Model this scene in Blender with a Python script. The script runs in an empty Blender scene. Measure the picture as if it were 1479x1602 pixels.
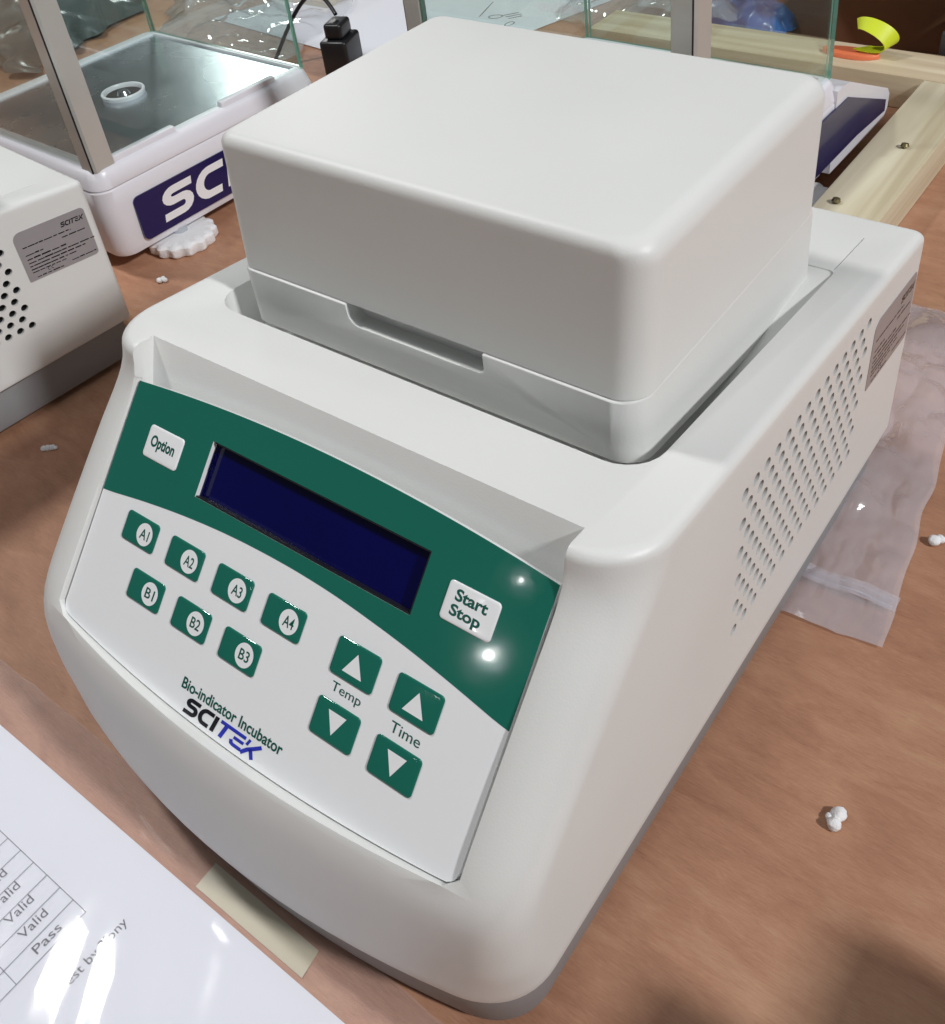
import bpy, bmesh, math, random
from mathutils import Vector, Matrix
random.seed(7)
S = 0.001                                   # everything below is written in millimetres
scene = bpy.context.scene
COL = scene.collection

# ------------------------------------------------------------------ camera
cd = bpy.data.cameras.new('camera'); cam = bpy.data.objects.new('camera', cd); COL.objects.link(cam)
scene.camera = cam
right = Vector((0.80680, 0.58272, -0.09753)); down = Vector((0.29203, -0.53681, -0.79155)); fwd = Vector((-0.51361, 0.61015, -0.60327))
M = Matrix.Identity(4)
for i in range(3):
    M[i][0] = right[i]; M[i][1] = -down[i]; M[i][2] = -fwd[i]
M[0][3], M[1][3], M[2][3] = 0.22579, -0.23531, 0.41224
cam.matrix_world = M
cd.sensor_fit = 'HORIZONTAL'; cd.sensor_width = 36.0
cd.lens = 36.0 * 1624.4 / 1479.0
cd.shift_x = -46.05 / 1479.0; cd.shift_y = -248.7 / 1479.0
cd.clip_start = 0.01; cd.clip_end = 60
scene.render.resolution_x = 945; scene.render.resolution_y = 1024

# ------------------------------------------------------------------ world, lamps, exposure
w = bpy.data.worlds.new('World'); scene.world = w; w.use_nodes = True
bg = w.node_tree.nodes['Background']; bg.inputs[0].default_value = (0.93, 0.97, 1.0, 1); bg.inputs[1].default_value = 0.09
def area(name, loc, target, size, power, color=(1, 1, 1), sy=None):
    l = bpy.data.lights.new(name, 'AREA'); l.energy = power; l.color = color; l.size = size
    if sy: l.shape = 'RECTANGLE'; l.size_y = sy
    o = bpy.data.objects.new(name, l); COL.objects.link(o); o.location = loc
    o.rotation_euler = (Vector(target) - Vector(loc)).to_track_quat('-Z', 'Y').to_euler()
    return o
area('hall_lamp_left', (-1.12, -0.10, 1.75), (0, 0.05, 0.1), 0.15, 15.5, (1.0, 0.99, 0.97))
area('hall_lamp_right', (3.20, 0.05, 2.78), (0, 0.05, 0.1), 0.30, 126, (0.99, 0.99, 1.0))
area('hall_lamp_overhead', (0.1, -0.4, 2.45), (0, 0.0, 0), 0.8, 6.5, (0.95, 0.98, 1.0))
area('hall_lamp_front', (-1.558, -3.314, 1.606), (0.085, -0.0925, 0.146), 0.03, 0.40, (1, 1, 1))
area('hall_lamp_front_far', (-1.589, -3.198, 1.90), (0.085, -0.0925, 0.146), 0.016, 0.07, (1, 1, 1))
area('hall_lamp_far_back', (-3.0, 2.42, 1.29), (-0.46, 0.33, 0.09), 0.36, 7.5, (1, 1, 1))
vs = scene.view_settings
vs.view_transform = 'Standard'; vs.look = 'None'; vs.exposure = 0.0; vs.gamma = 1.0; vs.use_curve_mapping = False
scene.render.engine = 'CYCLES'
scene.cycles.transparent_max_bounces = 24
scene.cycles.max_bounces = 10

# ------------------------------------------------------------------ materials
def srgb(r, g, b):
    f = lambda c: (c / 255 / 12.92) if c / 255 <= 0.04045 else ((c / 255 + 0.055) / 1.055) ** 2.4
    return (f(r), f(g), f(b), 1)
def mat(name, col, rough=0.5, metal=0.0, coat=0.0, noise=0.0, nscale=40, bump=0.0, bscale=300, spec=0.5):
    m = bpy.data.materials.new(name); m.use_nodes = True
    nt = m.node_tree; b = nt.nodes['Principled BSDF']
    if len(col) == 3: col = (*col, 1)
    b.inputs['Base Color'].default_value = col; b.inputs['Roughness'].default_value = rough
    b.inputs['Metallic'].default_value = metal; b.inputs['Coat Weight'].default_value = coat
    b.inputs['Coat Roughness'].default_value = 0.03; b.inputs['Specular IOR Level'].default_value = spec
    tc = nt.nodes.new('ShaderNodeTexCoord')
    if noise:
        n = nt.nodes.new('ShaderNodeTexNoise'); n.inputs['Scale'].default_value = nscale; n.inputs['Detail'].default_value = 5
        nt.links.new(tc.outputs['Object'], n.inputs['Vector'])
        r = nt.nodes.new('ShaderNodeMapRange'); r.inputs['To Min'].default_value = 1 - noise; r.inputs['To Max'].default_value = 1 + noise
        nt.links.new(n.outputs['Fac'], r.inputs['Value'])
        mx = nt.nodes.new('ShaderNodeMix'); mx.data_type = 'RGBA'; mx.blend_type = 'MULTIPLY'; mx.inputs[0].default_value = 1
        mx.inputs[6].default_value = col; nt.links.new(r.outputs[0], mx.inputs[7]); nt.links.new(mx.outputs[2], b.inputs['Base Color'])
        r2 = nt.nodes.new('ShaderNodeMapRange'); r2.inputs['To Min'].default_value = max(rough - 0.08, 0.02); r2.inputs['To Max'].default_value = rough + 0.08
        nt.links.new(n.outputs['Fac'], r2.inputs['Value']); nt.links.new(r2.outputs[0], b.inputs['Roughness'])
    if bump:
        n2 = nt.nodes.new('ShaderNodeTexNoise'); n2.inputs['Scale'].default_value = bscale; n2.inputs['Detail'].default_value = 3
        nt.links.new(tc.outputs['Object'], n2.inputs['Vector'])
        bp = nt.nodes.new('ShaderNodeBump'); bp.inputs['Strength'].default_value = bump; bp.inputs['Distance'].default_value = 0.001
        nt.links.new(n2.outputs['Fac'], bp.inputs['Height']); nt.links.new(bp.outputs[0], b.inputs['Normal'])
    return m
WHITE = mat('white_plastic', (0.705, 0.713, 0.697), 0.45, noise=0.035, nscale=14, bump=0.07, bscale=1400)
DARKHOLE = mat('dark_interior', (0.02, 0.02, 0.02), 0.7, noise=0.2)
GREYBASE = mat('grey_base_plastic', (0.27, 0.275, 0.285), 0.5, noise=0.05, nscale=20, bump=0.08, bscale=800)
RUBBER = mat('black_rubber', (0.012, 0.012, 0.013), 0.7, noise=0.2)
PANELW = mat('panel_white', (0.85, 0.865, 0.88), 0.12, coat=0.5, noise=0.015, nscale=12)
GREEN = mat('panel_green', srgb(20, 104, 88), 0.055, coat=0.5, noise=0.04, nscale=14, bump=0.04, bscale=60)
GREENTX = mat('print_green', srgb(20, 86, 74), 0.2, noise=0.05)
BLACKTX = mat('print_black', (0.01, 0.011, 0.016), 0.25, noise=0.1)
BLUETX = mat('print_blue', srgb(48, 58, 178), 0.2, noise=0.05)
LCD = mat('display_glass', (0.0022, 0.0022, 0.062), 0.07, coat=0.0, noise=0.35, nscale=18, spec=0.3)
LABEL = mat('silver_label', (0.36, 0.345, 0.36), 0.36, metal=0.25, noise=0.05, nscale=30)
BWHITE = mat('balance_white', (0.76, 0.75, 0.80), 0.32, noise=0.02, nscale=10)
STEEL = mat('brushed_steel', (0.64, 0.68, 0.72), 0.27, metal=1.0, noise=0.14, nscale=16)
ALU = mat('aluminium', (0.58, 0.58, 0.55), 0.33, metal=0.4, noise=0.08, nscale=25)
NAVY = mat('navy_label', srgb(13, 14, 78), 0.22, coat=0.3, noise=0.05)
PUREW = mat('print_white', (0.82, 0.82, 0.84), 0.3, noise=0.02)
PAPER = mat('paper', (0.80, 0.82, 0.88), 0.7, noise=0.015, nscale=8, bump=0.03, bscale=80)
FOAM = mat('foam', (0.85, 0.85, 0.86), 0.8, noise=0.04, nscale=300, bump=0.5, bscale=900)
CARD = mat('cardboard', srgb(128, 92, 66), 0.8, noise=0.12, nscale=14, bump=0.1, bscale=120)
CARDD = mat('dark_box', srgb(62, 58, 58), 0.6, noise=0.15, nscale=14)
YELLOW = mat('yellow_ribbon', srgb(212, 226, 40), 0.5, noise=0.04, nscale=40)
ORANGE = mat('orange_tape', srgb(236, 128, 86), 0.5, noise=0.06, nscale=40)
BLUEP = mat('blue_film', srgb(70, 118, 190), 0.25, noise=0.15, nscale=20, bump=0.8, bscale=30)
CREAM = mat('cream_tape', srgb(192, 184, 156), 0.4, noise=0.04, nscale=30)
BLACKP = mat('black_plastic', (0.013, 0.013, 0.015), 0.35, noise=0.2, nscale=40)
BRASS = mat('screw_brass', (0.35, 0.30, 0.16), 0.35, metal=0.9, noise=0.2)
GLASSEDGE = mat('glass_edge', (0.20, 0.42, 0.33), 0.12, noise=0.1, nscale=30)

def wood(name, c1, c2, scale=(3, 60, 60), rough=0.6):
    m = bpy.data.materials.new(name); m.use_nodes = True; nt = m.node_tree; b = nt.nodes['Principled BSDF']
    tc = nt.nodes.new('ShaderNodeTexCoord'); mp = nt.nodes.new('ShaderNodeMapping'); mp.inputs['Scale'].default_value = scale
    n = nt.nodes.new('ShaderNodeTexNoise'); n.inputs['Scale'].default_value = 1; n.inputs['Detail'].default_value = 8; n.inputs['Distortion'].default_value = 0.6
    r = nt.nodes.new('ShaderNodeValToRGB'); r.color_ramp.elements[0].position = 0.3; r.color_ramp.elements[1].position = 0.72
    r.color_ramp.elements[0].color = c1; r.color_ramp.elements[1].color = c2
    nt.links.new(tc.outputs['Object'], mp.inputs[0]); nt.links.new(mp.outputs[0], n.inputs['Vector']); nt.links.new(n.outputs['Fac'], r.inputs[0])
    nt.links.new(r.outputs[0], b.inputs['Base Color']); b.inputs['Roughness'].default_value = rough
    bp = nt.nodes.new('ShaderNodeBump'); bp.inputs['Strength'].default_value = 0.2; bp.inputs['Distance'].default_value = 0.001
    nt.links.new(n.outputs['Fac'], bp.inputs['Height']); nt.links.new(bp.outputs[0], b.inputs['Normal'])
    return m
PINE = wood('pine', srgb(194, 180, 150), srgb(228, 219, 194), (60, 3, 60))
PINEX = wood('pine_cross', srgb(186, 165, 134), srgb(226, 213, 186), (3, 60, 60))

def table_mat():
    m = bpy.data.materials.new('table_brown'); m.use_nodes = True; nt = m.node_tree; b = nt.nodes['Principled BSDF']
    tc = nt.nodes.new('ShaderNodeTexCoord')
    def noise(scale, detail, rot, dist=0.0, sc=(1, 1, 1)):
        mp = nt.nodes.new('ShaderNodeMapping'); mp.inputs['Rotation'].default_value = (0, 0, rot); mp.inputs['Scale'].default_value = sc
        nt.links.new(tc.outputs['Object'], mp.inputs[0])
        n = nt.nodes.new('ShaderNodeTexNoise'); n.inputs['Scale'].default_value = scale; n.inputs['Detail'].default_value = detail; n.inputs['Distortion'].default_value = dist
        nt.links.new(mp.outputs[0], n.inputs['Vector']); return n
    big = noise(7, 5, 0.3, 0.8); streak = noise(22, 8, 0.9, 1.4, (1, 3.2, 1)); fine = noise(170, 8, 0.9, 0.8, (1, 9, 1))
    r = nt.nodes.new('ShaderNodeValToRGB'); e = r.color_ramp.elements
    e[0].position = 0.32; e[0].color = srgb(148, 104, 81); e[1].position = 0.70; e[1].color = srgb(202, 160, 131)
    x = e.new(0.5); x.color = srgb(179, 133, 106)
    def mix(a, bb, f):
        q = nt.nodes.new('ShaderNodeMix'); q.inputs[0].default_value = f; nt.links.new(a, q.inputs[2]); nt.links.new(bb, q.inputs[3]); return q.outputs[0]
    v = mix(mix(big.outputs['Fac'], streak.outputs['Fac'], 0.38), fine.outputs['Fac'], 0.22)
    nt.links.new(v, r.inputs[0]); nt.links.new(r.outputs[0], b.inputs['Base Color'])
    b.inputs['Roughness'].default_value = 0.5; b.inputs['Specular IOR Level'].default_value = 0.35
    bp = nt.nodes.new('ShaderNodeBump'); bp.inputs['Strength'].default_value = 0.45; bp.inputs['Distance'].default_value = 0.0015
    nt.links.new(v, bp.inputs['Height']); nt.links.new(bp.outputs[0], b.inputs['Normal'])
    return m
TABLE = table_mat()

def clear(name, tint=(1, 1, 1), haze=0.0, hazecol=(0.8, 0.8, 0.85), rough=0.02, bump=0.0, bscale=20, ior=1.5, boost=1.0):
    """thin clear sheet: see-through with a Fresnel reflection and a little milky scatter"""
    m = bpy.data.materials.new(name); m.use_nodes = True; nt = m.node_tree; nt.nodes.clear()
    out = nt.nodes.new('ShaderNodeOutputMaterial'); tr = nt.nodes.new('ShaderNodeBsdfTransparent'); tr.inputs[0].default_value = (*tint, 1)
    gl = nt.nodes.new('ShaderNodeBsdfAnisotropic'); gl.inputs['Roughness'].default_value = rough; gl.inputs['Color'].default_value = (1, 1, 1, 1)
    fr = nt.nodes.new('ShaderNodeFresnel'); fr.inputs['IOR'].default_value = ior
    df = nt.nodes.new('ShaderNodeBsdfDiffuse'); df.inputs[0].default_value = (*hazecol, 1)
    ge = nt.nodes.new('ShaderNodeNewGeometry'); io = nt.nodes.new('ShaderNodeMix'); io.inputs[2].default_value = ior; io.inputs[3].default_value = 1 / ior
    nt.links.new(ge.outputs['Backfacing'], io.inputs[0]); nt.links.new(io.outputs[0], fr.inputs['IOR'])
    m1 = nt.nodes.new('ShaderNodeMixShader'); m1.inputs[0].default_value = haze
    m2 = nt.nodes.new('ShaderNodeMixShader')
    nt.links.new(tr.outputs[0], m1.inputs[1]); nt.links.new(df.outputs[0], m1.inputs[2])
    mul = nt.nodes.new('ShaderNodeMath'); mul.operation = 'MULTIPLY'; mul.inputs[1].default_value = boost; mul.use_clamp = True
    nt.links.new(fr.outputs[0], mul.inputs[0]); nt.links.new(mul.outputs[0], m2.inputs[0])
    nt.links.new(m1.outputs[0], m2.inputs[1]); nt.links.new(gl.outputs[0], m2.inputs[2]); nt.links.new(m2.outputs[0], out.inputs[0])
    if bump:
        tc = nt.nodes.new('ShaderNodeTexCoord'); n = nt.nodes.new('ShaderNodeTexNoise'); n.inputs['Scale'].default_value = bscale; n.inputs['Detail'].default_value = 4; n.inputs['Distortion'].default_value = 1.2
        nt.links.new(tc.outputs['Object'], n.inputs['Vector']); bp = nt.nodes.new('ShaderNodeBump'); bp.inputs['Strength'].default_value = bump; bp.inputs['Distance'].default_value = 0.004
        nt.links.new(n.outputs['Fac'], bp.inputs['Height'])
        for t in (gl, fr, df): nt.links.new(bp.outputs[0], t.inputs['Normal'])
    return m
GLASS = clear('clear_glass', (0.93, 0.97, 0.955), 0.0, ior=1.5)
FILM = clear('clear_film', (0.98, 0.975, 0.98), 0.10, (0.80, 0.79, 0.86), 0.055, 0.03, 9, 1.45, 0.5)
BAGFILM = clear('bag_film', (0.95, 0.94, 0.96), 0.32, (0.80, 0.80, 0.87), 0.10, 0.4, 20, 1.45, 1.8)
WRAP = clear('wrap_film', (0.95, 0.96, 0.97), 0.26, (0.82, 0.83, 0.86), 0.06, 0.25, 18, 1.5, 1.4)

# ------------------------------------------------------------------ mesh helpers
def link(name, me, m=None, parent=None):
    o = bpy.data.objects.new(name, me); COL.objects.link(o)
    if m is not None:
        for x in (m if isinstance(m, (list, tuple)) else [m]): me.materials.append(x)
    if parent is not None: o.parent = parent
    return o
def mesh(name, verts, faces, m=None, parent=None, smooth=None, mi=None):
    me = bpy.data.meshes.new(name); me.from_pydata([tuple(c * S for c in v) for v in verts], [], faces)
    if mi: me.polygons.foreach_set('material_index', mi)
    me.update()
    bm = bmesh.new(); bm.from_mesh(me); bmesh.ops.recalc_face_normals(bm, faces=bm.faces); bm.to_mesh(me); bm.free()
    if smooth is not None:
        me.shade_smooth(); me.set_sharp_from_angle(angle=math.radians(smooth))
    return link(name, me, m, parent)
def thing(name, label, cat, loc=(0, 0, 0), rotz=0.0, group=None, scale=1.0):
    o = bpy.data.objects.new(name, None); COL.objects.link(o); o.empty_display_size = 0.05
    o.location = tuple(c * S for c in loc); o.rotation_euler = (0, 0, rotz); o.scale = (scale,) * 3
    return tag(o, label, cat, group)
def tag(o, label, cat, group=None, kind=None):
    if label: o['label'] = label
    if cat: o['category'] = cat
    if group: o['group'] = group
    if kind: o['kind'] = kind
    return o
def bake(o, mods, smooth=30):
    """apply the modifiers on an object by evaluating it"""
    dg = bpy.context.evaluated_depsgraph_get(); dg.update()
    me = bpy.data.meshes.new_from_object(o.evaluated_get(dg)); old = o.data
    o.modifiers.clear(); o.data = me
    if smooth is not None:
        me.shade_smooth(); me.set_sharp_from_angle(angle=math.radians(smooth))
    return o
def boolean(o, cutters, smooth=30, bevel=0.0, wn=True):
    for c in cutters:
        md = o.modifiers.new('cut', 'BOOLEAN'); md.object = c; md.operation = 'DIFFERENCE'; md.solver = 'EXACT'
        try: md.material_mode = 'TRANSFER'
        except Exception: pass
    if bevel:
        bv = o.modifiers.new('bevel', 'BEVEL'); bv.width = bevel * S; bv.segments = 2; bv.limit_method = 'ANGLE'; bv.angle_limit = math.radians(50); bv.use_clamp_overlap = True
    bake(o, None, smooth)
    for c in cutters: bpy.data.objects.remove(c, do_unlink=True)
    return o
def loft(rings, cap=True):
    n = len(rings[0]); v = [p for r in rings for p in r]; f = []
    for k in range(len(rings) - 1):
        for i in range(n):
            a = k * n + i; b = k * n + (i + 1) % n; f.append((a, b, b + n, a + n))
    if cap:
        f.append(tuple(range(n - 1, -1, -1))); f.append(tuple((len(rings) - 1) * n + i for i in range(n)))
    return v, f
def rrect(x0, x1, y0, y1, r, seg=6):
    """rounded rectangle outline, counter-clockwise; r one number or four (x1y1, x0y1, x0y0, x1y0)"""
    rs = r if isinstance(r, (list, tuple)) else (r,) * 4; out = []
    for (cx, cy, a0, q) in ((x1, y1, 0, rs[0]), (x0, y1, 90, rs[1]), (x0, y0, 180, rs[2]), (x1, y0, 270, rs[3])):
        q = max(q, 0.01); sx = 1 if cx == x1 else -1; sy = 1 if cy == y1 else -1
        for k in range(seg + 1):
            a = math.radians(a0 + 90 * k / seg); out.append((cx - sx * q + q * math.cos(a), cy - sy * q + q * math.sin(a)))
    return out
def rbox(x0, x1, y0, y1, z0, z1, r=2.0, fil=1.0, seg=5, fs=3, bot=True):
    """box with rounded upright corners and filleted top (and bottom) edges"""
    rings = []
    lv = []
    if bot:
        for k in range(fs): a = math.pi / 2 * k / fs; lv.append((fil * (1 - math.sin(a)), z0 + fil * (1 - math.cos(a))))
    lv.append((0, z0 + (fil if bot else 0)))
    for k in range(fs + 1): a = math.pi / 2 * k / fs; lv.append((fil * (1 - math.cos(a)), z1 - fil + fil * math.sin(a)))
    for ins, z in lv:
        rings.append([(x, y, z) for x, y in rrect(x0 + ins, x1 - ins, y0 + ins, y1 - ins, max(r - ins, 0.05), seg)])
    return loft(rings)
def box(x0, x1, y0, y1, z0, z1):
    return loft([[(x0, y0, z), (x1, y0, z), (x1, y1, z), (x0, y1, z)] for z in (z0, z1)])
def join(parts):
    V, F = [], []
    for v, f in parts:
        o = len(V); V += list(v); F += [tuple(i + o for i in q) for q in f]
    return V, F
def cyl(c, axis, r0, r1, h, n=16):
    c = Vector(c); a = Vector(axis).normalized(); u = a.orthogonal().normalized(); w_ = a.cross(u)
    R = []
    for r, t in ((r0, 0), (r1, h)):
        R.append([tuple(c + a * t + u * r * math.cos(2 * math.pi * i / n) + w_ * r * math.sin(2 * math.pi * i / n)) for i in range(n)])
    return loft(R)
def tube(path, r, n=8):
    P = [Vector(p) for p in path]; rings = []
    for i, p in enumerate(P):
        t = (P[min(i + 1, len(P) - 1)] - P[max(i - 1, 0)]).normalized()
        u = t.cross(Vector((0, 0, 1)));
        if u.length < 1e-3: u = t.orthogonal()
        u.normalize(); w_ = t.cross(u)
        rings.append([tuple(p + u * r * math.cos(2 * math.pi * k / n) + w_ * r * math.sin(2 * math.pi * k / n)) for k in range(n)])
    return loft(rings)
def interp(pts, x):
    if x <= pts[0][0]: return pts[0][1]
    for (a, b), (c, d) in zip(pts, pts[1:]):
        if x <= c:
            return b + (d - b) * (x - a) / (c - a)
    return pts[-1][1]
def smooth_interp(pts, x, r):
    return sum(interp(pts, x + r * k / 4) for k in range(-4, 5)) / 9
_txt = {}
def text2d(s, bold=0.0):
    """filled outline of a string as (verts, faces), scaled so its box is 0..1 by 0..1; also the aspect"""
    key = (s, bold)
    if key in _txt: return _txt[key]
    cu = bpy.data.curves.new('t', 'FONT'); cu.body = s; cu.size = 1; cu.offset = bold; cu.resolution_u = 4
    o = bpy.data.objects.new('t', cu); COL.objects.link(o)
    dg = bpy.context.evaluated_depsgraph_get(); dg.update()
    me = bpy.data.meshes.new_from_object(o.evaluated_get(dg))
    v = [(p.co.x, p.co.y) for p in me.vertices]; f = [tuple(p.vertices) for p in me.polygons]
    bpy.data.objects.remove(o, do_unlink=True); bpy.data.curves.remove(cu); bpy.data.meshes.remove(me)
    x0 = min(p[0] for p in v); x1 = max(p[0] for p in v); y0 = min(p[1] for p in v); y1 = max(p[1] for p in v)
    v = [((p[0] - x0) / (x1 - x0), (p[1] - y0) / (y1 - y0)) for p in v]
    _txt[key] = (v, f); return v, f
def text_on(s, x0, x1, y0, y1, fn, bold=0.0):
    v, f = text2d(s, bold)
    return [fn(x0 + p[0] * (x1 - x0), y0 + p[1] * (y1 - y0)) for p in v], f
def ribbon(path, wd):
    """flat stroke along a 2-D polyline with mitred joins"""
    P = [Vector(p) for p in path]; P = [p for k, p in enumerate(P) if k == 0 or (p - P[k - 1]).length > 1e-4]; L, R = [], []
    for i, p in enumerate(P):
        a = (P[i] - P[i - 1]).normalized() if i else None; b = (P[i + 1] - P[i]).normalized() if i < len(P) - 1 else None
        t = (a + b).normalized() if a and b else (a or b)
        n = Vector((-t.y, t.x)); k = 1 / max(0.35, (n.dot(Vector((-(a or b).y, (a or b).x)))))
        L.append(p + n * wd / 2 * k); R.append(p - n * wd / 2 * k)
    V = [tuple(q) for q in L + R]; n = len(P)
    return V, [(i, i + 1, n + i + 1, n + i) for i in range(n - 1)]
def arc(cx, cy, r, a0, a1, n=7, ry=None):
    ry = ry or r
    return [(cx + r * math.cos(math.radians(a0 + (a1 - a0) * k / n)), cy + ry * math.sin(math.radians(a0 + (a1 - a0) * k / n))) for k in range(n + 1)]
def glyphs():
    g = {}; t = 0.25
    g['S'] = (0.86, [ribbon([(0.86, 0.9), (0.3, 0.9)] + arc(0.3, 0.72, 0.2, 90, 270, 8, 0.18) + [(0.6, 0.5)][:0] + arc(0.56, 0.32, 0.2, 90, -90, 8, 0.22) + [(0.0, 0.1)], t)])
    g['C'] = (0.86, [ribbon([(0.86, 0.9), (0.42, 0.9)] + arc(0.42, 0.5, 0.32, 100, 260, 10, 0.4) + [(0.78, 0.1)], t)])
    g['I'] = (0.22, [ribbon([(0.1, 0.0), (0.1, 1.0)], t)])
    g['T'] = (0.95, [ribbon([(0.0, 0.9), (1.78, 0.9)], 0.22), ribbon([(0.44, 0.8), (0.34, 0.0)], t)])
    g['E'] = (0.80, [ribbon([(0.10, 0.53), (0.80, 0.53)], 0.2), ribbon([(0.02, 0.34), (0.10, 0.16), (0.24, 0.11), (0.8, 0.11)], 0.22)])
    g['K'] = (0.95, [ribbon([(0.20, 1.0), (0.12, 0.60)], 0.17), ribbon([(0.98, 0.98), (0.62, 0.66), (0.30, 0.40), (0.0, 0.0)], 0.24), ribbon([(0.45, 0.52), (0.78, 0.0)], 0.22)])
    return g
GL = glyphs()
def word(chars, x, y, h, fn, slant=0.22, gap=0.16, wf=1.0):
    parts = []
    for ch in chars:
        wd, rs = GL[ch]
        for V, F in rs:
            parts.append(([fn(x + (px * wf + slant * py) * h, y + py * h) for px, py in V], F))
        x += (wd + gap) * h * wf
    return join(parts), x

# ------------------------------------------------------------------ the table
tb = []
nx = 60
def tz(x, y): return 0.0
me_v, me_f = box(-2600, 1500, -1200, 2200, -24, 0)
table = mesh('tabletop', me_v, me_f, TABLE); tag(table, 'brown wooden tabletop under all the instruments', 'table', kind='structure')

# ------------------------------------------------------------------ the incubator
ZB, H0, SL = 38.0, 174.9, -0.105
W0 = 122.3
def ztop(y): return H0 + SL * y
FP = [(30, -149.6), (38, -149.4), (62, -148.6), (80, -146.6), (90, -143.8), (98, -138.2), (160, -79.9), (168, -74.0), (176, -71.2), (200, -68.5)]
RP = [(38, 24), (60, 16), (100, 15), (150, 18), (175, 22), (190, 24)]
BW = [(38, 12), (92, 6), (183, 3)]
PO = Vector((0, -72.26, 167.6)); PD = Vector((0, -0.68305, -0.73037)); PN = Vector((0, -0.73037, 0.68305))
def pan(x, u, h=0.0): 
    p = PO + PD * u + PN * h; return (x, p.y, p.z)
def arcx(x, c, edge=100.4):           # sagitta function of the barrel-shaped overlay
    return c * (1 - (x / edge) ** 2)
def PT(x): return 0.0 - arcx(x, 5.6)
def PB(x):
    b = 97.0 + arcx(x, 7.4); q = abs(x) - 96.4
    if q > 0: b -= 4.0 - math.sqrt(max(0, 16 - q * q))
    return b
def body_outline(zn, ins, inset_all=0.0):
    """outline of the case at nominal height zn (measured at its front edge)"""
    f0 = smooth_interp(FP, zn, 5); bow = interp(BW, zn); e = ins + inset_all
    y1 = 192.5 - e; R = interp(RP, zn) - e * 0.6; rb = max(6 - e * 0.8, 1)
    wn = W0 + (zn - ZB) * 0.0195 - e
    def F(x): return f0 + e - bow * (1 - (x / 100.0) ** 2)
    pts = []
    for k in range(7): a = math.radians(90 * k / 6); pts.append((wn - rb + rb * math.cos(a), y1 - rb + rb * math.sin(a)))
    for k in range(7): a = math.radians(90 + 90 * k / 6); pts.append((-wn + rb + rb * math.cos(a), y1 - rb + rb * math.sin(a)))
    xs = wn - R; ye = F(xs); sl = 2 * bow * xs / 1e4
    P0 = Vector((wn, ye + R * 1.12)); P3 = Vector((xs, ye)); C0 = P0 + Vector((0, -R * 0.62)); C3 = P3 + Vector((1, sl)).normalized() * R * 0.56
    ar = []
    for k in range(13):
        t = k / 12; q = P0 * (1 - t) ** 3 + C0 * 3 * t * (1 - t) ** 2 + C3 * 3 * t * t * (1 - t) + P3 * t ** 3; ar.append((q.x, q.y))
    pts += [(-x, y) for x, y in ar]
    for k in range(1, 16): x = -xs + 2 * xs * k / 16; pts.append((x, F(x)))
    pts += ar[::-1]
    return pts
ZREF = ztop(-71)
def body_ring(zn, ins):
    out = []
    for x, y in body_outline(zn, ins):
        z = ZB + (zn - ZB) * (ztop(y) - ZB) / (ZREF - ZB); out.append((x * (1 + 0.0195 * (z - zn) / W0), y, z))
    return out

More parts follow.
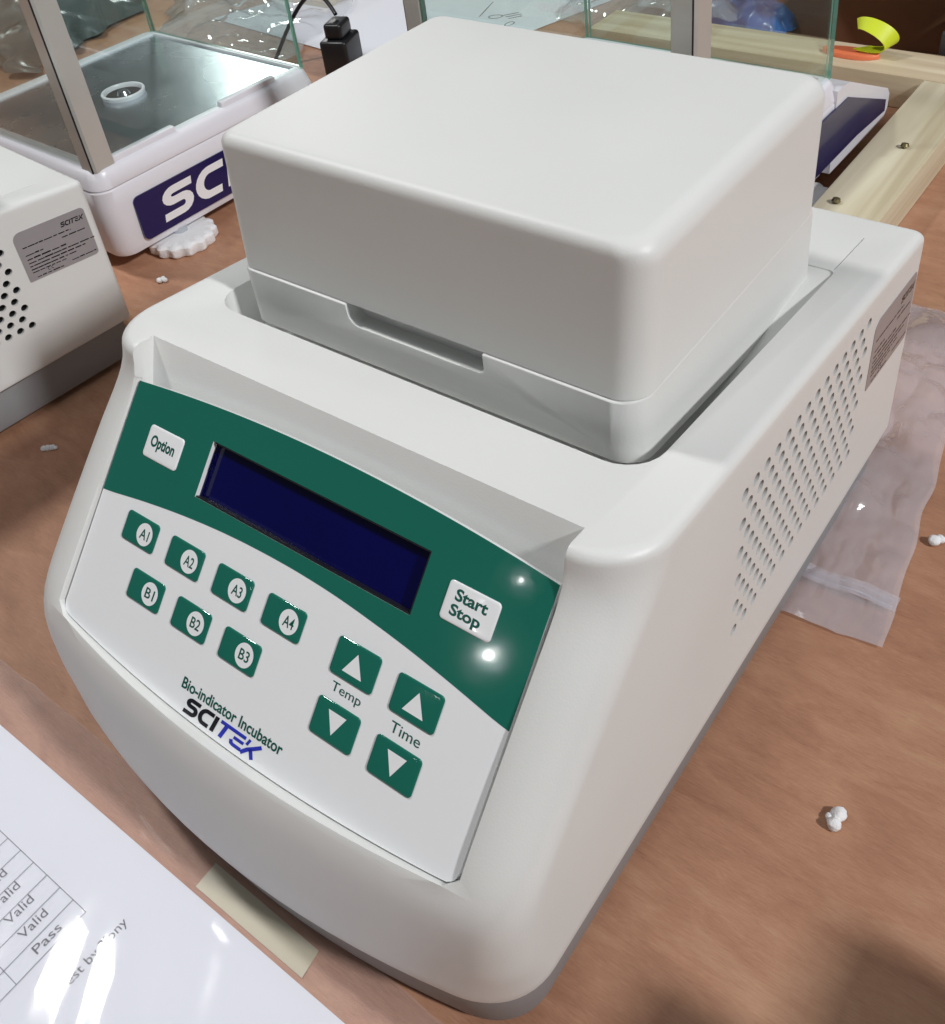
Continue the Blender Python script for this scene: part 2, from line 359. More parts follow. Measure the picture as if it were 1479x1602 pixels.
def make_incubator(name, label, full=True, **kw):
    root = thing(name, label, 'incubator')
    # --- case
    rings = []
    for k in range(3): a = math.pi / 2 * k / 3; rings.append(body_ring(ZB + 2.2 * (1 - math.cos(a)), 2.2 * (1 - math.sin(a))))
    z = ZB + 2.2
    while z < ZREF - 6.5: rings.append(body_ring(z, 0)); z += 4.5
    FR = 4.2
    for k in range(7): a = math.pi / 2 * k / 6; rings.append(body_ring(ZREF - FR + FR * math.sin(a), FR * (1 - math.cos(a))))
    v, f = loft(rings)
    body = mesh('body', v, f, [WHITE, DARKHOLE], root)
    # keypad recess
    xs = [-102.0 + 204.0 * k / 40 for k in range(41)]
    out = [(x, PB(max(-100.4, min(100.4, x))) + 0.9) for x in xs] + [(x, PT(max(-100.4, min(100.4, x))) - 0.8) for x in xs[::-1]]
    c1 = mesh('c', *loft([[pan(x, u, h) for x, u in out] for h in (-1.6, 70)]), WHITE)
    # finger pocket above the keypad: sloping back wall, upright side walls
    bowx = lambda x: -1.6 * (1 - (x / 101.5) ** 2) * 0
    pk = [(-59.6 - 0.40 * (181 - 196), 196), (-59.6 - 0.40 * (181 - 150), 150), (-90, 150), (-120, 166), (-120, 196)]
    c4 = mesh('c', *loft([[(x, y, z) for y, z in pk] for x in (-101.6, 101.6)]), WHITE)
    # well around the lid
    o2 = rrect(-104, 104, -29, 133.5, (3, 3, 15, 15), 6)
    c2 = mesh('c', *loft([[(x, y, ztop(y) + (60 if up else -0.7 - (133.5 - y) * 0.165)) for x, y in o2] for up in (0, 1)]), WHITE)
    # display window in the recess floor
    c3 = mesh('c', *loft([[pan(x, u, h) for x, u in ((-53.5, 7.2), (55.5, 7.2), (55.5, 32), (-53.5, 32))] for h in (-6, 5)]), WHITE)
    boolean(body, [c4, c1, c2, c3], 35, bevel=0.9)
    # seams on the rear deck
    c5 = []
    for sx in (-1, 1):
        c5.append(([(sx * 103 + dx, y, ztop(y) + dz) for dz in (-0.8, 4) for dx, y in ((-0.25, 134.5), (0.25, 134.5), (0.25, 170), (-0.25, 170))], box(0, 1, 0, 1, 0, 1)[1]))
    cut = [mesh('c', *join(c5), WHITE)]
    # vent holes: staggered grid on the right-hand and left-hand side walls
    hv, hf, hm = [], [], []
    for sx in (1, -1):
        for r in range(11):
            for k in range(14 if r % 2 == 0 else 13):
                y = 4.4 + 9.0 * k + (4.5 if r % 2 else 0); zz = 151.0 - 7.45 * r - 0.024 * (y - 4)
                xw = (W0 + (zz - ZB) * 0.0195) * sx
                if y > 121.0 and r in (1, 2, 3) and False: continue
                n = 12
                o = len(hv)
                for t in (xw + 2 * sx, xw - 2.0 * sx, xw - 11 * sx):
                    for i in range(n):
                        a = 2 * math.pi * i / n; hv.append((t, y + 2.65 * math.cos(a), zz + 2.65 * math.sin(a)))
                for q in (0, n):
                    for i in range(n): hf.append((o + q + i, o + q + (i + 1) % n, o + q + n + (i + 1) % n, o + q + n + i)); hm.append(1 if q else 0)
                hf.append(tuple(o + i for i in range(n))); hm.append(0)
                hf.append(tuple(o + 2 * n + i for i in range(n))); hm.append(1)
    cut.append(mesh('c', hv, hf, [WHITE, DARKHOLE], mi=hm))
    boolean(body, cut, 35)
    # --- grey base and feet
    rings = []
    for zz, e in ((5, 8), (7, 6.6), (26, 6), (39.5, 6)):
        rings.append([(x, y, zz) for x, y in body_outline(ZB, e)])
    mesh('base', *loft(rings), GREYBASE, root, 40)
    for x in (-92, 92):
        for y in (-118, 160): mesh('foot', *cyl((x, y, 0), (0, 0, 1), 11, 9.5, 8, 20), RUBBER, root, 40)
    # --- lower lid ring that sits in the well, with the finger notch
    rings = []
    inner = rrect(-94.9, 94.65, -15.9, 129.9, (5, 5, 7, 11), 8); chf = rrect(-94.5, 94.65, -15.4, 129.9, (5, 5, 6.6, 10.6), 8)
    rings = [[(x, y, ztop(y) - 12.2) for x, y in inner], [(x, y, ztop(y) - 8) for x, y in inner], [(x, y, 190.7) for x, y in inner], [(x, y, 191.3) for x, y in chf]]
    lb = mesh('lid_base', *loft(rings), WHITE, root)
    no = rrect(-34.5, 31.5, 181.8, 205, (0.5, 0.5, 5, 3), 5)
    cn = mesh('c', *loft([[(x, y, zz) for x, zz in no] for y in (-40, -8.5)]), WHITE)
    boolean(lb, [cn], 35, bevel=0.6)
    # --- lid
    rings = []
    lv = [191.38, 191.7] + [192 + 46 * k / 5 for k in range(6)] + [248.5 - 10 * (1 - math.sin(math.pi / 2 * k / 14)) for k in range(1, 15)]
    def rnd(zz, R):
        q = 248.5 - zz
        return 0.0 if q >= R else R - math.sqrt(max(0.0, R * R - (R - q) ** 2))
    for zz in lv:
        t = (zz - 191.3) / 57.2; b_ = max(0, 191.7 - zz) * 1.0
        es = rnd(zz, 8.0); ef = rnd(zz, 4.5) + b_; el = rnd(zz, 4.2) + b_
        rings.append([(x, y, zz) for x, y in rrect(-94.4 - 0.9 * t + el, 94.6 + 1.4 * t - es, -15.1 + 4.9 * t + ef, 129.4 - el, (7 - el * .5, 7 - el * .5, 6.5 - ef * .5, 11 - ef * .5), 10)])
    mesh('lid', *loft(rings), WHITE, root, 40)
    # --- rating label on the right-hand wall
    def lab(y, zz, h=0.25): return (W0 + (zz - 0.075 * (y - 160) - ZB) * 0.0195 + h, y, zz - 0.075 * (y - 160))
    lo = rrect(132, 185.5, 101.5, 139.5, (3, 6, 1, 3), 4)
    v, f = loft([[lab(y, zz, h) for y, zz in lo] for h in (-0.3, 0.25)])
    rl = mesh('rating_label', v, f, LABEL, root)
    lines = []
    (lg, _) = word('SCITEK', 166, 131, 3.6, lambda a, b: lab(a, b, 0.35), 0.2, 0.12, 0.9)
    lines.append(lg)
    rr = random.Random(3)
    for zz, a, b, h in ((127, 136, 172, .8), (123.5, 164, 182, .8), (121, 136, 149, .9), (117.6, 136, 165, 1.0), (114.8, 136, 186, .9), (112.2, 136, 178, 1.0), (109.6, 136, 170, .9), (107.4, 136, 162, .8), (104.6, 165, 184, .8), (103.2, 138, 158, .8)):
        y = a
        while y < b:
            y2 = min(b, y + rr.uniform(2, 7)); hh = h * rr.uniform(.7, 1.15)
            lines.append(([lab(y, zz, .35), lab(y2, zz, .35), lab(y2, zz + hh, .35), lab(y, zz + hh, .35)], [(0, 1, 2, 3)])); y = y2 + rr.uniform(.3, 1.2)
    for cx in (148.0, 150.6): lines.append(([lab(p[0], p[1], .35) for p in ribbon(arc(cx, 106.2, 1.0, 70, 290, 8), .35)[0]], ribbon(arc(cx, 106.2, 1.0, 70, 290, 8), .35)[1]))
    mesh('print', *join(lines), BLACKTX, rl)
    if not full:
        root.location = tuple(c * S for c in kw['loc']); root.rotation_euler = (0, 0, kw['rotz']); root.scale = (kw['scale'],) * 3
        return root
    # --- keypad overlay
    def columns(top, bot, hole=None):
        edges = sorted(set([round(-100.4 + 200.8 * k / 64, 4) for k in range(65)] + [-52.0, 54.2, -99.6, 99.6, -98.6, 98.6]))
        V, F = [], []
        for a, b in zip(edges, edges[1:]):
            segs = [(top, bot)]
            if hole and a >= -52.0 - 1e-6 and b <= 54.2 + 1e-6: segs = [(top, lambda x: hole[0]), (lambda x: hole[1], bot)]
            for t, q in segs:
                o = len(V); V += [(a, t(a)), (b, t(b)), (b, q(b)), (a, q(a))]; F.append((o, o + 1, o + 2, o + 3))
        return V, F
    def sheet(nm, V, F, h0, h1, m, parent):
        bm = bmesh.new(); vs = [bm.verts.new(Vector(pan(x, u, h1)) * S) for x, u in V]
        for q in F: bm.faces.new([vs[i] for i in q])
        bmesh.ops.remove_doubles(bm, verts=bm.verts, dist=1e-6)
        bmesh.ops.recalc_face_normals(bm, faces=bm.faces)
        ext = bmesh.ops.extrude_face_region(bm, geom=bm.faces[:])
        bmesh.ops.translate(bm, verts=[e for e in ext['geom'] if isinstance(e, bmesh.types.BMVert)], vec=PN * (h0 - h1) * S)
        bmesh.ops.recalc_face_normals(bm, faces=bm.faces)
        me = bpy.data.meshes.new(nm); bm.to_mesh(me); bm.free(); return link(nm, me, m, parent)
    panel = sheet('control_panel', *columns(PT, PB, (8.5, 30.6)), -1.5, 0.35, PANELW, root)
    CV = [(-100.4, 46.2), (-86, 43.6), (-71, 41.3), (-57, 39.5), (-42, 38.0), (-28, 37.0), (-15, 36.5), (0, 36.3), (11, 36.5), (26, 37.2), (42, 38.7), (55, 40.1), (68, 41.9), (86, 44.8), (100.4, 47.4)]
    def curve(x): return smooth_interp(CV, x, 8)
    sheet('green_band', *columns(lambda x: PT(x) + 0.15, curve, (8.5, 30.6)), 0.35, 0.45, GREEN, panel)
    # display
    v, f = loft([[pan(x, u, h) for x, u in ((-53.3, 7.4), (55.3, 7.4), (55.3, 31.8), (-53.3, 31.8))] for h in (-5.5, -3.2)])
    mesh('display', v, f, LCD, root)
    fr_ = [([pan(x, u, h) for h in (-3.1, 0.28) for x, u in q], box(0, 1, 0, 1, 0, 1)[1]) for q in (
        ((-51.0, 8.55), (54.15, 8.55), (54.15, 9.1), (-51.0, 9.1)), ((-51.6, 30.0), (54.15, 30.0), (54.15, 30.55), (-51.6, 30.55)), ((53.6, 9.15), (54.15, 9.15), (54.15, 29.95), (53.6, 29.95)))]
    mesh('display_frame', *join(fr_), BLACKP, root)
    # lettering printed on the overlay
    T = lambda h: (lambda x, y: pan(x, -y, h))
    mesh('lettering', *text_on('Bio-indicator Incubator', -28, 24, -95.2, -91.0, T(0.47), 0.02), GREENTX, panel)
    a, x = word('SCI', -23.8, -102.4, 5.9, T(0.47), 0.22, 0.10, 1.30); mesh('logo', *a, BLACKTX, panel)
    a, x = word('TEK', x + 0.4, -102.4, 5.9, T(0.47), 0.22, 0.05, 1.22); mesh('logo', *a, BLUETX, panel)
    mesh('lettering', *text_on('Temp', 34.4, 47.4, -66.6, -62.4, T(0.47), 0.0), GREENTX, panel)
    mesh('lettering', *text_on('Time', 60.9, 73.2, -66.8, -63.2, T(0.47), 0.0), GREENTX, panel)
    # buttons
    def button(nm, x0, x1, u0, u1, m, label):
        rings = []
        for h, e in ((0.37, 0), (0.65, 0.0), (0.83, 0.18), (0.91, 0.5), (0.95, 1.2)):
            rings.append([pan(x, u, h) for x, u in rrect(x0 + e, x1 - e, u0 + e, u1 - e, max(1.5 - e * 0.6, 0.4), 5)])
        b = mesh(nm, *loft(rings), m, root, 45); b['label'] = label; return b
    HT = 0.99
    def disc(cx, cu, r, m, parent):
        ring = [pan(cx + r * math.cos(2 * math.pi * i / 28), cu + r * math.sin(2 * math.pi * i / 28), HT) for i in range(28)]
        mesh('disc', ring, [tuple(range(28))], m, parent)
    b = button('option_button', -85.6, -65.7, 13.2, 26.0, PANELW, 'white Option button with green lettering')
    mesh('lettering', *text_on('Option', -82.9, -69.0, -22.6, -16.6, T(HT), 0.035), GREENTX, b)
    b = button('start_stop_button', 64.4, 84.6, 13.3, 26.3, PANELW, 'white Start Stop button with green lettering')
    mesh('lettering', *text_on('Start', 68.0, 80.6, -19.0, -15.0, T(HT), 0.032), GREENTX, b)
    mesh('lettering', *text_on('Stop', 67.6, 79.6, -25.0, -20.1, T(HT), 0.032), GREENTX, b)
    for nm, x0, u0 in (('A1', -82.2, 47.3), ('A2', -55.9, 47.3), ('A3', -29.5, 47.3), ('A4', -3.1, 47.3), ('B1', -69.6, 66.1), ('B2', -43.2, 66.1), ('B3', -16.9, 66.1)):
        b = button('channel_button', x0, x0 + 18.8, u0, u0 + 11.6, GREEN, 'green button marked ' + nm)
        disc(x0 + 12.3, u0 + 5.9, 4.4, PANELW, b)
        mesh('lettering', *text_on(nm, x0 + 9.9, x0 + 14.9, -(u0 + 7.9), -(u0 + 3.9), T(HT + 0.06), 0.012), GREENTX, b)
    for x0, u0, up, nm in ((31.2, 47.5, 1, 'temperature up'), (31.1, 68.7, 0, 'temperature down'), (57.7, 47.9, 1, 'time up'), (57.4, 69.2, 0, 'time down')):
        b = button('arrow_button', x0, x0 + 18.9, u0, u0 + 13.0, GREEN, 'green %s arrow button' % nm)
        cx = x0 + 9.6
        tri = [(cx, u0 + 2.9), (cx - 4.3, u0 + 10.3), (cx + 4.3, u0 + 10.3)] if up else [(cx - 4.0, u0 + 2.7), (cx + 4.0, u0 + 2.7), (cx, u0 + 10.2)]
        mesh('arrow', [pan(x, u, HT) for x, u in tri], [(0, 1, 2)], PANELW, b)
    return root

inc = make_incubator('incubator', 'white incubator with green keypad, blue display and closed lid, large in the middle')
# the twin at the left edge shows only its rear right-hand corner
twin = make_incubator('incubator', 'white incubator cut off by the left edge, showing black vent holes and grey rating label',
                      full=False, loc=(-463, -101, 0), rotz=math.radians(-4.5), scale=0.885)

# ------------------------------------------------------------------ balances with glass draft shields
def pane(name, p0, p1, z0, z1, t, parent):
    """glass sheet standing on the line p0-p1; faces clear, edges green"""
    a = Vector((*p0, 0)); b = Vector((*p1, 0)); d = (b - a).normalized(); n = Vector((-d.y, d.x, 0)) * t / 2
    q = [a + n, b + n, b - n, a - n]
    v = [(p.x, p.y, z0) for p in q] + [(p.x, p.y, z1) for p in q]
    f = [(0, 1, 5, 4), (2, 3, 7, 6), (1, 2, 6, 5), (3, 0, 4, 7), (0, 3, 2, 1), (4, 5, 6, 7)]
    return mesh(name, v, f, [GLASS, GLASSEDGE], parent, mi=[0, 0, 1, 1, 1, 1])
def make_balance(name, label, loc, rotz, hx, hy, tail):
    root = thing(name, label, 'balance', group='balances with glass draft shields')
    rings = []
    for z, e in ((13, 9), (15, 5), (22, 2.5), (60, 0.4), (72.5, 0), (73.6, 0.8)):
        rings.append([(x, y, z) for x, y in rrect(-hx + e, hx - e, -hy + e, hy - e, 13, 6)])
    body = mesh('body', *loft(rings), BWHITE, root, 40)
    rings = []
    for z, e in ((73.9, 0.8), (74.8, 0.2), (82, 2.2), (86.5, 3.6), (88.5, 5.5), (89, 7.5)):
        rings.append([(x, y, z) for x, y in rrect(-hx + e, hx - e, -hy + e, hy - e, 13 - e * 0.6, 6)])
    rim = mesh('rim', *loft(rings), BWHITE, root, 40)
    cut = mesh('c', *box(-hx + 16, hx - 15, -hy + 17, hy - 10, 85.5, 99), BWHITE)
    boolean(rim, [cut], 40, bevel=0.7)
    mesh('steel_plate', *box(-hx + 16.4, hx - 15.4, -hy + 17.4, hy - 10.4, 84, 87.2), STEEL, root)
    # breeze ring
    R = []
    for r, z in ((17.4, 86.5), (18.4, 90.4), (17.9, 91.2), (16.3, 91.2), (15.6, 90.2), (15.2, 87.5)):
        R.append([(r * math.cos(2 * math.pi * i / 36), -2 + r * math.sin(2 * math.pi * i / 36), z) for i in range(36)])
    mesh('breeze_ring', *loft(R, cap=False), BWHITE, root, 40)
    mesh('pan_socket', *cyl((0, -2, 87.0), (0, 0, 1), 15.0, 15.0, 0.9, 30), DARKHOLE, root, 40)
    mesh('pan_pin', *cyl((0, -2, 87.5), (0, 0, 1), 6, 4, 3.5, 18), STEEL, root, 40)
    # door rails along the front edge
    for y0, y1 in ((-hy + 24, -hy + 82), (-hy + 128, -hy + 186)):
        mesh('door_rail', *rbox(hx - 13, hx - 6.5, y0, y1, 86, 93.5, 1.5, 1.2, 3, 2), BWHITE, root, 40)
    # posts: two-tone aluminium angle at the near corners
    def post(px, sx):
        L = [(px - sx * 13, -hy + 6), (px, -hy + 6), (px + sx * 2.4, -hy + 8.4), (px + sx * 2.4, -hy + 24), (px - sx * 1.5, -hy + 24), (px - sx * 1.5, -hy + 12), (px - sx * 13, -hy + 12)]
        mesh('post', *loft([[(x, y, z) for x, y in L] for z in (87.5, 330)]), ALU, root)
    post(hx - 8, 1); post(-hx + 8, -1)
    for px, sx in ((hx - 8, 1), (-hx + 8, -1)):
        q = [(px + sx * 0.1, -hy + 5.7), (px + sx * 0.9, -hy + 6.5), (px + sx * 0.7, -hy + 6.9), (px - sx * 0.1, -hy + 6.1)]
        mesh('seal', *loft([[(x, y, z) for x, y in q] for z in (87.6, 329)]), BLACKP, root)
    x0, x1, y0, y1 = -hx + 8, hx - 8, -hy + 9, hy - 6
    pane('glass_pane', (x0 + 14, y0), (x1 - 14, y0), 88.5, 326, 3, root)
    pane('glass_pane', (x1 - 1, y0 + 15), (x1 - 1, y1), 88.5, 326, 3, root)
    pane('glass_pane', (x0 + 1, y0 + 15), (x0 + 1, y1), 88.5, 326, 3, root)
    pane('glass_pane', (x0 + 4, y1 + 1), (x1 - 4, y1 + 1), 88.5, 326, 3, root)
    out = rrect(-hx + 2, hx - 2, -hy + 2, hy - 2, 8, 4); inn = rrect(-hx + 16, hx - 16, -hy + 16, hy - 16, 4, 4); n = len(out)
    V = [(x, y, z) for z in (326.5, 336) for x, y in out] + [(x, y, z) for z in (326.5, 336) for x, y in inn]; F = []
    for i in range(n):
        j = (i + 1) % n
        F += [(i, j, n + j, n + i), (2 * n + i, 2 * n + j, 3 * n + j, 3 * n + i), (n + i, n + j, 3 * n + j, 3 * n + i), (i, j, 2 * n + j, 2 * n + i)]
    mesh('top_frame', V, F, BWHITE, root)
    # scalloped levelling feet
    for fx, fy in ((hx - 9, -hy + 60), (hx - 9, hy - 46), (-hx + 24, -hy + 60), (-hx + 24, hy - 46)):
        rings = []
        for z, k in ((0.4, .93), (2.5, 1), (8.5, 1), (10.5, .92), (11.2, .6)):
            rings.append([(fx + (27 + 1.3 * math.cos(14 * a)) * k * math.cos(a), fy + (27 + 1.3 * math.cos(14 * a)) * k * math.sin(a), z) for a in [2 * math.pi * i / 84 for i in range(84)]])
        ft = mesh('levelling_foot', *loft(rings), FOAM, root, 40)
        mesh('stem', *cyl((fx, fy, 10), (0, 0, 1), 6, 6, 6, 14), STEEL, ft, 40)
    if tail:      # lower housing at the rear
        pr = [(hy - 14, 16), (hy + 96, 16), (hy + 103, 22), (hy + 104, 34), (hy + 98, 41), (hy + 8, 82), (hy - 14, 83)]
        mesh('rear_housing', *loft([[(x, y, z) for y, z in pr] for x in (-hx + 10, hx + 1.5)]), BWHITE, root, 40)
    root.location = tuple(c * S for c in loc); root.rotation_euler = (0, 0, rotz)
    return root
LX = 115.0
b1 = make_balance('balance', 'white balance with glass shield and navy lettered front, behind the left edge incubator', (-546, 233, 0), math.radians(-2), 115, 112, False)
def bl(y, z, h=0.4): return (115 - 0.35 + h + (z - 60) * 0.012 * 0, y, z)
v, f = loft([[(115 + h, y, z) for y, z in rrect(-88, 84, 23, 60, 5, 5)] for h in (-2.0, 0.6)])
lb1 = mesh('navy_label', v, f, NAVY, b1)
a, x = word('SCITEK', -67, 29.5, 24.5, lambda y, z: (115.75, y, z), 0.20, 0.14, 1.32)
mesh('lettering', *a, PUREW, lb1)
b2 = make_balance('balance', 'white balance with glass shield half hidden behind the closed lid', (-139, 375, 0), math.radians(-1), 115, 112, True)
lv_ = [(-30, 27), (146, 27), (206, 23), (206, 33), (120, 70), (-30, 70)]
v, f = loft([[(117.2 + h, y, z) for y, z in lv_] for h in (-1.0, 0.4)])
lb2 = mesh('navy_label', v, f, NAVY, b2)

# ------------------------------------------------------------------ wooden frame behind
def plank(label, x0, x1, y0, y1, z0, z1, m):
    o = mesh('plank', *rbox(x0, x1, y0, y1, z0, z1, 1.2, 1.0, 2, 2), m, None, 40)
    return tag(o, label, 'plank')
plank('pale pine plank with screws running back along the right', -5, 43, 300, 634, 0.3, 30, PINE)
plank('pale pine plank lying crosswise behind the balance', -340, 160, 635, 690, 0.3, 30, PINEX)
for k, (x, y, wh) in enumerate(((8, 408, 'nearest the incubator'), (22, 508, 'in the middle of the plank'), (27, 612, 'at the far end of the plank'))):
    t = thing('screw', 'small brass screw standing proud, ' + wh, 'screw', (x, y, 30), 0.5 * k, 'screws in the pine plank')
    mesh('head', *cyl((0, 0, 1.5), (0.1, 0.2, 1), 3.4, 2.6, 2.2, 14), BRASS, t, 40)
    mesh('shank', *cyl((0, 0, -6), (0, 0, 1), 1.4, 1.4, 8, 8), BRASS, t, 40)

# ------------------------------------------------------------------ cardboard carton, dark box, ribbon, tape, blue film
t = thing('carton', 'open brown cardboard carton behind the pine frame', 'carton', (-70, 850, 0), math.radians(8))
for x0, x1, y0, y1 in ((-130, 130, -90, -86), (-130, 130, 86, 90), (-130, -126, -85.5, 85.5), (126, 130, -85.5, 85.5)):
    mesh('wall', *box(x0, x1, y0, y1, 0.5, 150), CARD, t)
mesh('bottom', *box(-125.5, 125.5, -85.5, 85.5, 0.5, 4), CARD, t)
mesh('flap', [(-130, -90.2, 150), (130, -90.2, 150), (126, -140, 112), (-126, -140, 112), (-130, -89, 153), (130, -89, 153), (126, -141, 115), (-126, -141, 115)], box(0, 1, 0, 1, 0, 1)[1], CARD, t)
t = mesh('dark_box', *rbox(-14, 120, 700, 790, 0.4, 46, 2, 1.5, 3, 2), CARDD, None, 40); tag(t, 'dark grey box beside the carton at the upper right', 'box')
# ribbon: a twisted band looping upwards
def strip(path, n=None):
    V = []
    for p, wv in path:
        p = Vector(p); wv = Vector(wv); V += [tuple(p - wv), tuple(p + wv)]
    return V, [(2 * i, 2 * i + 1, 2 * i + 3, 2 * i + 2) for i in range(len(path) - 1)]
pth = []
for k in range(25):
    s = k / 24
    a = -0.4 + 4.6 * s
    pth.append(((-64 + 21 * math.sin(a) * (1 - 0.3 * s), 662 + 7 * s + 6 * math.cos(a), 36 + 12 * (1 - math.cos(a * 0.9))), (5 * math.cos(0.5 * a), 8 - 3 * s, 4.5 * math.sin(0.6 * a))))
v, f = strip(pth)
rb = mesh('ribbon', v, f, YELLOW, None, 60); md = rb.modifiers.new('s', 'SOLIDIFY'); md.thickness = 0.0008; bake(rb, None, 60)
tag(rb, 'twisted yellow-green ribbon curling up from the pine frame', 'ribbon')
rings = []
for z, k in ((30.3, 1), (33, 1.0), (34.2, .95)):
    rings.append([(-80 + k * (26 + 2 * math.sin(3 * a)) * math.cos(a), 662 + k * 10 * math.sin(a), z) for a in [2 * math.pi * i / 36 for i in range(36)]])
ot = mesh('orange_tape', *loft(rings), ORANGE, None, 50); tag(ot, 'flat orange scrap under the yellow ribbon', 'tape')

def crumple(name, quad, n, amp, base, m, label, cat, seed, freq=0.03, edge=1.5, kind=None, group=None, dome=0.0, fold=None):
    """a wrinkled sheet spanning four corners (table millimetres)"""
    from mathutils import noise as NZ
    A, B, C_, D = [Vector((*q, 0)) for q in quad]; V = []; F = []
    for j in range(n + 1):
        for i in range(n + 1):
            s, t_ = i / n, j / n; p = (A * (1 - s) + B * s) * (1 - t_) + (D * (1 - s) + C_ * s) * t_
            q = Vector((p.x * freq + seed * 7.1, p.y * freq, seed))
            hgt = abs(NZ.noise(q)) * 1.0 + 0.5 * abs(NZ.noise(q * 2.3)) + 0.22 * abs(NZ.noise(q * 5.1))
            if fold:
                ac = p.x * fold[0] + p.y * fold[1]; al = -p.x * fold[1] + p.y * fold[0]
                hgt = 1.0 + NZ.noise(Vector((ac * freq, al * freq * 0.12, seed))) + 0.35 * NZ.noise(Vector((ac * freq * 2.7, al * freq * 0.3, seed + 4))) + 0.03 * NZ.noise(Vector((ac * freq * 3, al * freq * 3, seed + 8)))
            if fold and p.y > -176: hgt += min(1, (p.y + 176) / 8) * (0.6 * abs(NZ.noise(p * 0.03)))
            d = (16 * s * (1 - s) * t_ * (1 - t_)) ** 0.6
            jit = Vector((NZ.noise(q * 1.7 + Vector((9, 0, 0))), NZ.noise(q * 1.7 + Vector((0, 9, 0))), 0)) * edge
            V.append((p.x + jit.x, p.y + jit.y, base + amp * hgt * (0.35 + 0.65 * d) + dome * d))
    for j in range(n):
        for i in range(n):
            a = j * (n + 1) + i; F.append((a, a + 1, a + n + 2, a + n + 1))
    o = mesh(name, V, F, m, None, 180); return tag(o, label, cat, group, kind)

# bags and wraps in the background
crumple('plastic_wrap', ((-430, 700), (-285, 700), (-285, 800), (-440, 860)), 46, 26, 2, WRAP, 'crumpled clear plastic wrap behind the glass, left of the blue film', 'plastic wrap', 3, 0.018, 14, dome=26)
crumple('plastic_wrap', ((-320, 700), (-210, 694), (-215, 738), (-320, 742)), 40, 16, 31, WRAP, 'clear plastic wrap spilling onto the crosswise pine plank', 'plastic wrap', 4, 0.03, 6, dome=8)
crumple('blue_bag', ((-268, 725), (-165, 712), (-172, 830), (-290, 840)), 30, 22, 10, BLUEP, 'blue plastic bag lying before the carton', 'bag', 5, 0.03, 10, dome=30)
crumple('plastic_wrap', ((-800, 440), (-640, 470), (-700, 690), (-960, 600)), 46, 24, 2, WRAP, 'crumpled clear plastic wrap behind the left balance', 'plastic wrap', 6, 0.016, 14, dome=18)
t = mesh('cream_board', *rbox(-1100, -720, 640, 760, 0.4, 28, 3, 2, 3, 2), CREAM, None, 40); tag(t, 'pale cream board at the far back, top left', 'board'); 
crumple('grey_bag', ((-1240, 330), (-900, 330), (-960, 560), (-1300, 520)), 36, 30, 2, mat('grey_film', (0.09, 0.11, 0.11), 0.25, noise=0.3, nscale=10, bump=0.8, bscale=25), 'dark grey plastic bag seen through the left balance glass', 'bag', 8, 0.02, 20, dome=40)
# printed sheet on the far table
def sheetobj(name, quad, z, m, label, cat, th=0.4):
    v = [(x, y, z) for x, y in quad] + [(x, y, z + th) for x, y in quad]
    return tag(mesh(name, v, box(0, 1, 0, 1, 0, 1)[1], m), label, cat)
fs = sheetobj('paper_sheet', ((-840, 560), (-480, 520), (-400, 800), (-720, 860)), 1.0, PAPER, 'white printed sheet on the table behind the lid', 'paper')
def ring2(cx, cy, rx, ry, w_, rot=0):
    V, F = ribbon([(cx + rx * math.cos(t) * math.cos(rot) - ry * math.sin(t) * math.sin(rot), cy + rx * math.cos(t) * math.sin(rot) + ry * math.sin(t) * math.cos(rot)) for t in [2 * math.pi * i / 24 for i in range(25)]], w_)
    return V, F
dr = [ring2(-502, 691, 8, 5.5, 0.9, 0.6), ring2(-473, 678, 7, 4, 1.0, 1.5), ribbon([(-520, 684), (-534, 730)], 0.9), ribbon([(-496, 697), (-484, 712)], 1.2), ribbon([(-490, 694), (-478, 709)], 1.2), ribbon([(-484, 691), (-474, 704)], 1.2)]
V, F = join(dr); mesh('drawing', [(x, y, 1.65) for x, y in V], F, BLACKTX, fs)
# black power adapter and its cord
t = thing('power_adapter', 'black power adapter with cord standing behind the left balance', 'adapter', (-560, 500, 0), math.radians(20))
mesh('body', *rbox(-15, 15, -20, 20, 1.0, 40, 4, 3, 4, 3), BLACKP, t, 40)
mesh('plug', *rbox(-10, 10, -14, 14, 40.2, 56, 4, 3, 4, 3), BLACKP, t, 40)
pts = []
for k in range(25):
    s = k / 24; pts.append((-2 - 84 * s, 6 + 26 * math.sin(s * 3.0), 60 + 22 * math.sin(math.pi * s) - 52 * s * s))
mesh('cord', *tube(pts, 2.2, 8), BLACKP, t, 60)

# ------------------------------------------------------------------ zip bag on the right
bag = thing('zip_bag', 'clear zip bag lying flat under the right side of the middle incubator', 'bag')
z0 = crumple('film', ((96, 80), (162, 82), (130, 352), (60, 352)), 90, 11.0, 1.2, BAGFILM, None, None, 11, 0.02, 2.6, dome=3)
del_keys = [k for k in ('category',) if k in z0]
z0.parent = bag
for y in (104, 108):
    pts = [(98 + 60 * k / 12, y + 0.045 * 60 * k / 12, 4.6 + 0.9 * math.sin(k * 0.9)) for k in range(13)]
    mesh('zip_track', *tube(pts, 0.45, 6), clear('zip_film%d' % y, (0.93, 0.92, 0.95), 0.5, (0.78, 0.76, 0.82), 0.1, 0, 1, 1.45, 1.4), bag, 60)

zb_ = []
for k in range(25):
    x = 97.5 + 62 * k / 24; zb_.append(((x, 106 + 0.045 * (x - 98), 5.0 + 0.9 * math.sin(k * 0.45)), (0, 4.6, 0.2)))
v, f = strip(zb_); mesh('zip_band', v, f, BAGFILM, bag, 180)

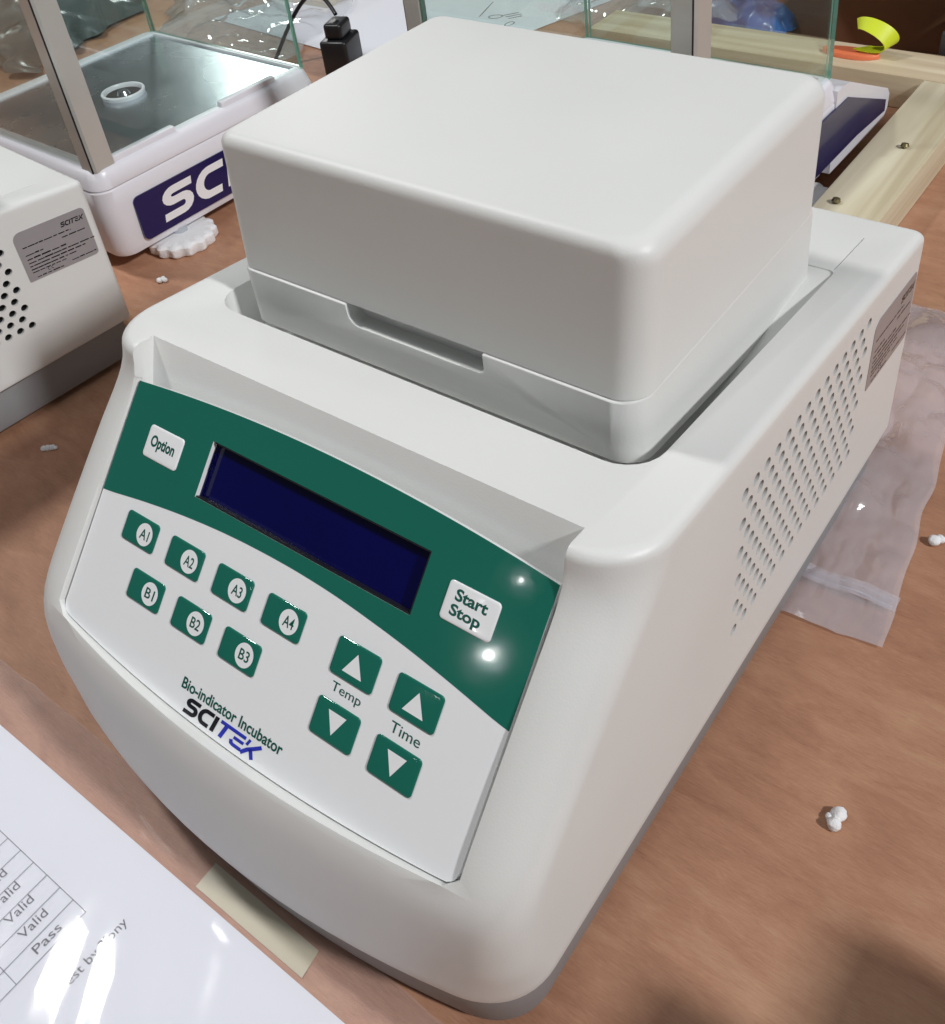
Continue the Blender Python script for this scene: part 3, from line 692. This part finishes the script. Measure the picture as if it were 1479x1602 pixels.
# ------------------------------------------------------------------ certificate in its sleeve, front left
pp = sheetobj('test_certificate', ((-245, -168.2), (75, -170), (75, -330), (-245, -330)), 1.0, PAPER, 'white test certificate with a printed table, front left corner', 'paper', 0.5)
PZ = 1.75
def pt_(a, b): return (b, a, PZ)          # reading direction +Y, rows advance along +X
ln_ = []
def line(a0, b0, a1, b1, w_=0.35): ln_.append(ribbon([(a0, b0), (a1, b1)], w_))
rows = [-56.0, -64.6, -73.6, -82.8, -92.4, -101.8, -111.4, -121.0, -130.6, -140.2]
for r in rows: line(-300, r, -199, r)
for a in (-199, -231, -262): line(a, rows[0], a, rows[-1])
V, F = join(ln_); mesh('table_rules', [pt_(a, b) for a, b in V], F, mat('rule_ink', (0.25, 0.26, 0.30), 0.6, noise=0.1), pp)
INK = mat('ink', (0.13, 0.13, 0.15), 0.6, noise=0.1)
def write(s, a0, a1, b, h): mesh('lettering', *text_on(s, a0, a1, 0, h, lambda a, y: pt_(a, b - y), 0.0), INK, pp)
for s, b, a0, a1 in (('Pass', -58.6, -220.0, -208.2), ('Valid', -68.4, -220, -208.0), ('Valid', -78.2, -220, -208), ('Valid', -88.0, -220, -208), ('Valid', -97.6, -220, -208), ('Valid', -107.2, -220, -208)): write(s, a0, a1, b, 4.2)
write('Test by Tony', -223, -192, -36.6, 5.2)
crumple('plastic_sleeve', ((-262, -146), (96, -150), (96, -334), (-262, -334)), 110, 1.5, 2.4, FILM, 'glossy clear plastic sleeve over the certificate, front left', 'sleeve', 13, 0.03, 1.2, fold=(0.83, 0.56))
tp = sheetobj('cream_tape', ((-27, -156.0), (33, -157.0), (34.4, -167.6), (-26.6, -167.2)), 0.3, CREAM, 'short strip of cream tape between certificate and incubator front', 'tape', 0.25)

# ------------------------------------------------------------------ foam crumbs
def bead(label, x, y, lumps, sc=1.0):
    bm = bmesh.new()
    from mathutils import noise as NZ
    for dx, dy, dz, r in lumps:
        q = bmesh.ops.create_icosphere(bm, subdivisions=3, radius=r * sc)
        for v in q['verts']:
            n = NZ.noise(v.co * 0.35 + Vector((dx, dy, x))) ; v.co *= 1 + 0.22 * n + 0.14 * NZ.noise(v.co * 1.1 + Vector((x, dy, dx))); v.co.z *= 0.86; v.co += Vector((dx, dy, dz * 0.9)) * sc
    for v in bm.verts: v.co *= S
    me = bpy.data.meshes.new('foam_bead'); bm.to_mesh(me); bm.free(); me.shade_smooth()
    o = link('foam_bead', me, FOAM); o.location = (x * S, y * S, 0); return tag(o, label, 'foam', 'foam crumbs on the table')
bead('pair of white foam beads on the bare brown table, lower right', 174.5, -5, ((0.4, -2.2, 2.6, 2.9), (0.6, 2.4, 3.0, 3.0), (-2.0, 0.2, 1.8, 1.9)))
bead('single white foam bead beside the zip bag, right edge', 160.9, 158.5, ((0, 0, 2.8, 3.0), (2.2, 2.4, 2.6, 2.5)))
bead('white foam flake on the table left of the middle incubator', -322, -38, ((0, 0, 1.0, 2.0), (2.0, 1.8, 1.0, 2.2), (4.4, 3.4, 1.0, 2.0), (6.2, 4.2, 0.9, 1.4)))
bead('translucent foam crumb between the left balance and the middle incubator', -411, 127, ((0, 0, 2, 2.4), (3, 3, 2, 2.2), (-1, 4, 1.6, 1.8)))

# ------------------------------------------------------------------ unseen boxes added beyond the lower right corner to cast shadows into view
for x0, x1, y0, y1, h, lab_ in ((296, 347, -210, -86, 142, 'unseen narrow brown shadow caster added just beyond the lower right corner'), (350, 490, -210, -33, 148, 'unseen wide brown shadow caster added just beyond the lower right corner')):
    t = thing('carton', lab_, 'carton')  # made-up blocker for the right lamp, not a carton known to stand here
    mesh('body', *rbox(x0, x1, y0, y1, 0.4, h, 2, 1.5, 3, 2), CARD, t, 40)
    mesh('tape', *box((x0 + x1) / 2 - 20, (x0 + x1) / 2 + 20, y0 + 3, y1 - 3, h - 0.1, h + 0.25), CREAM, t)
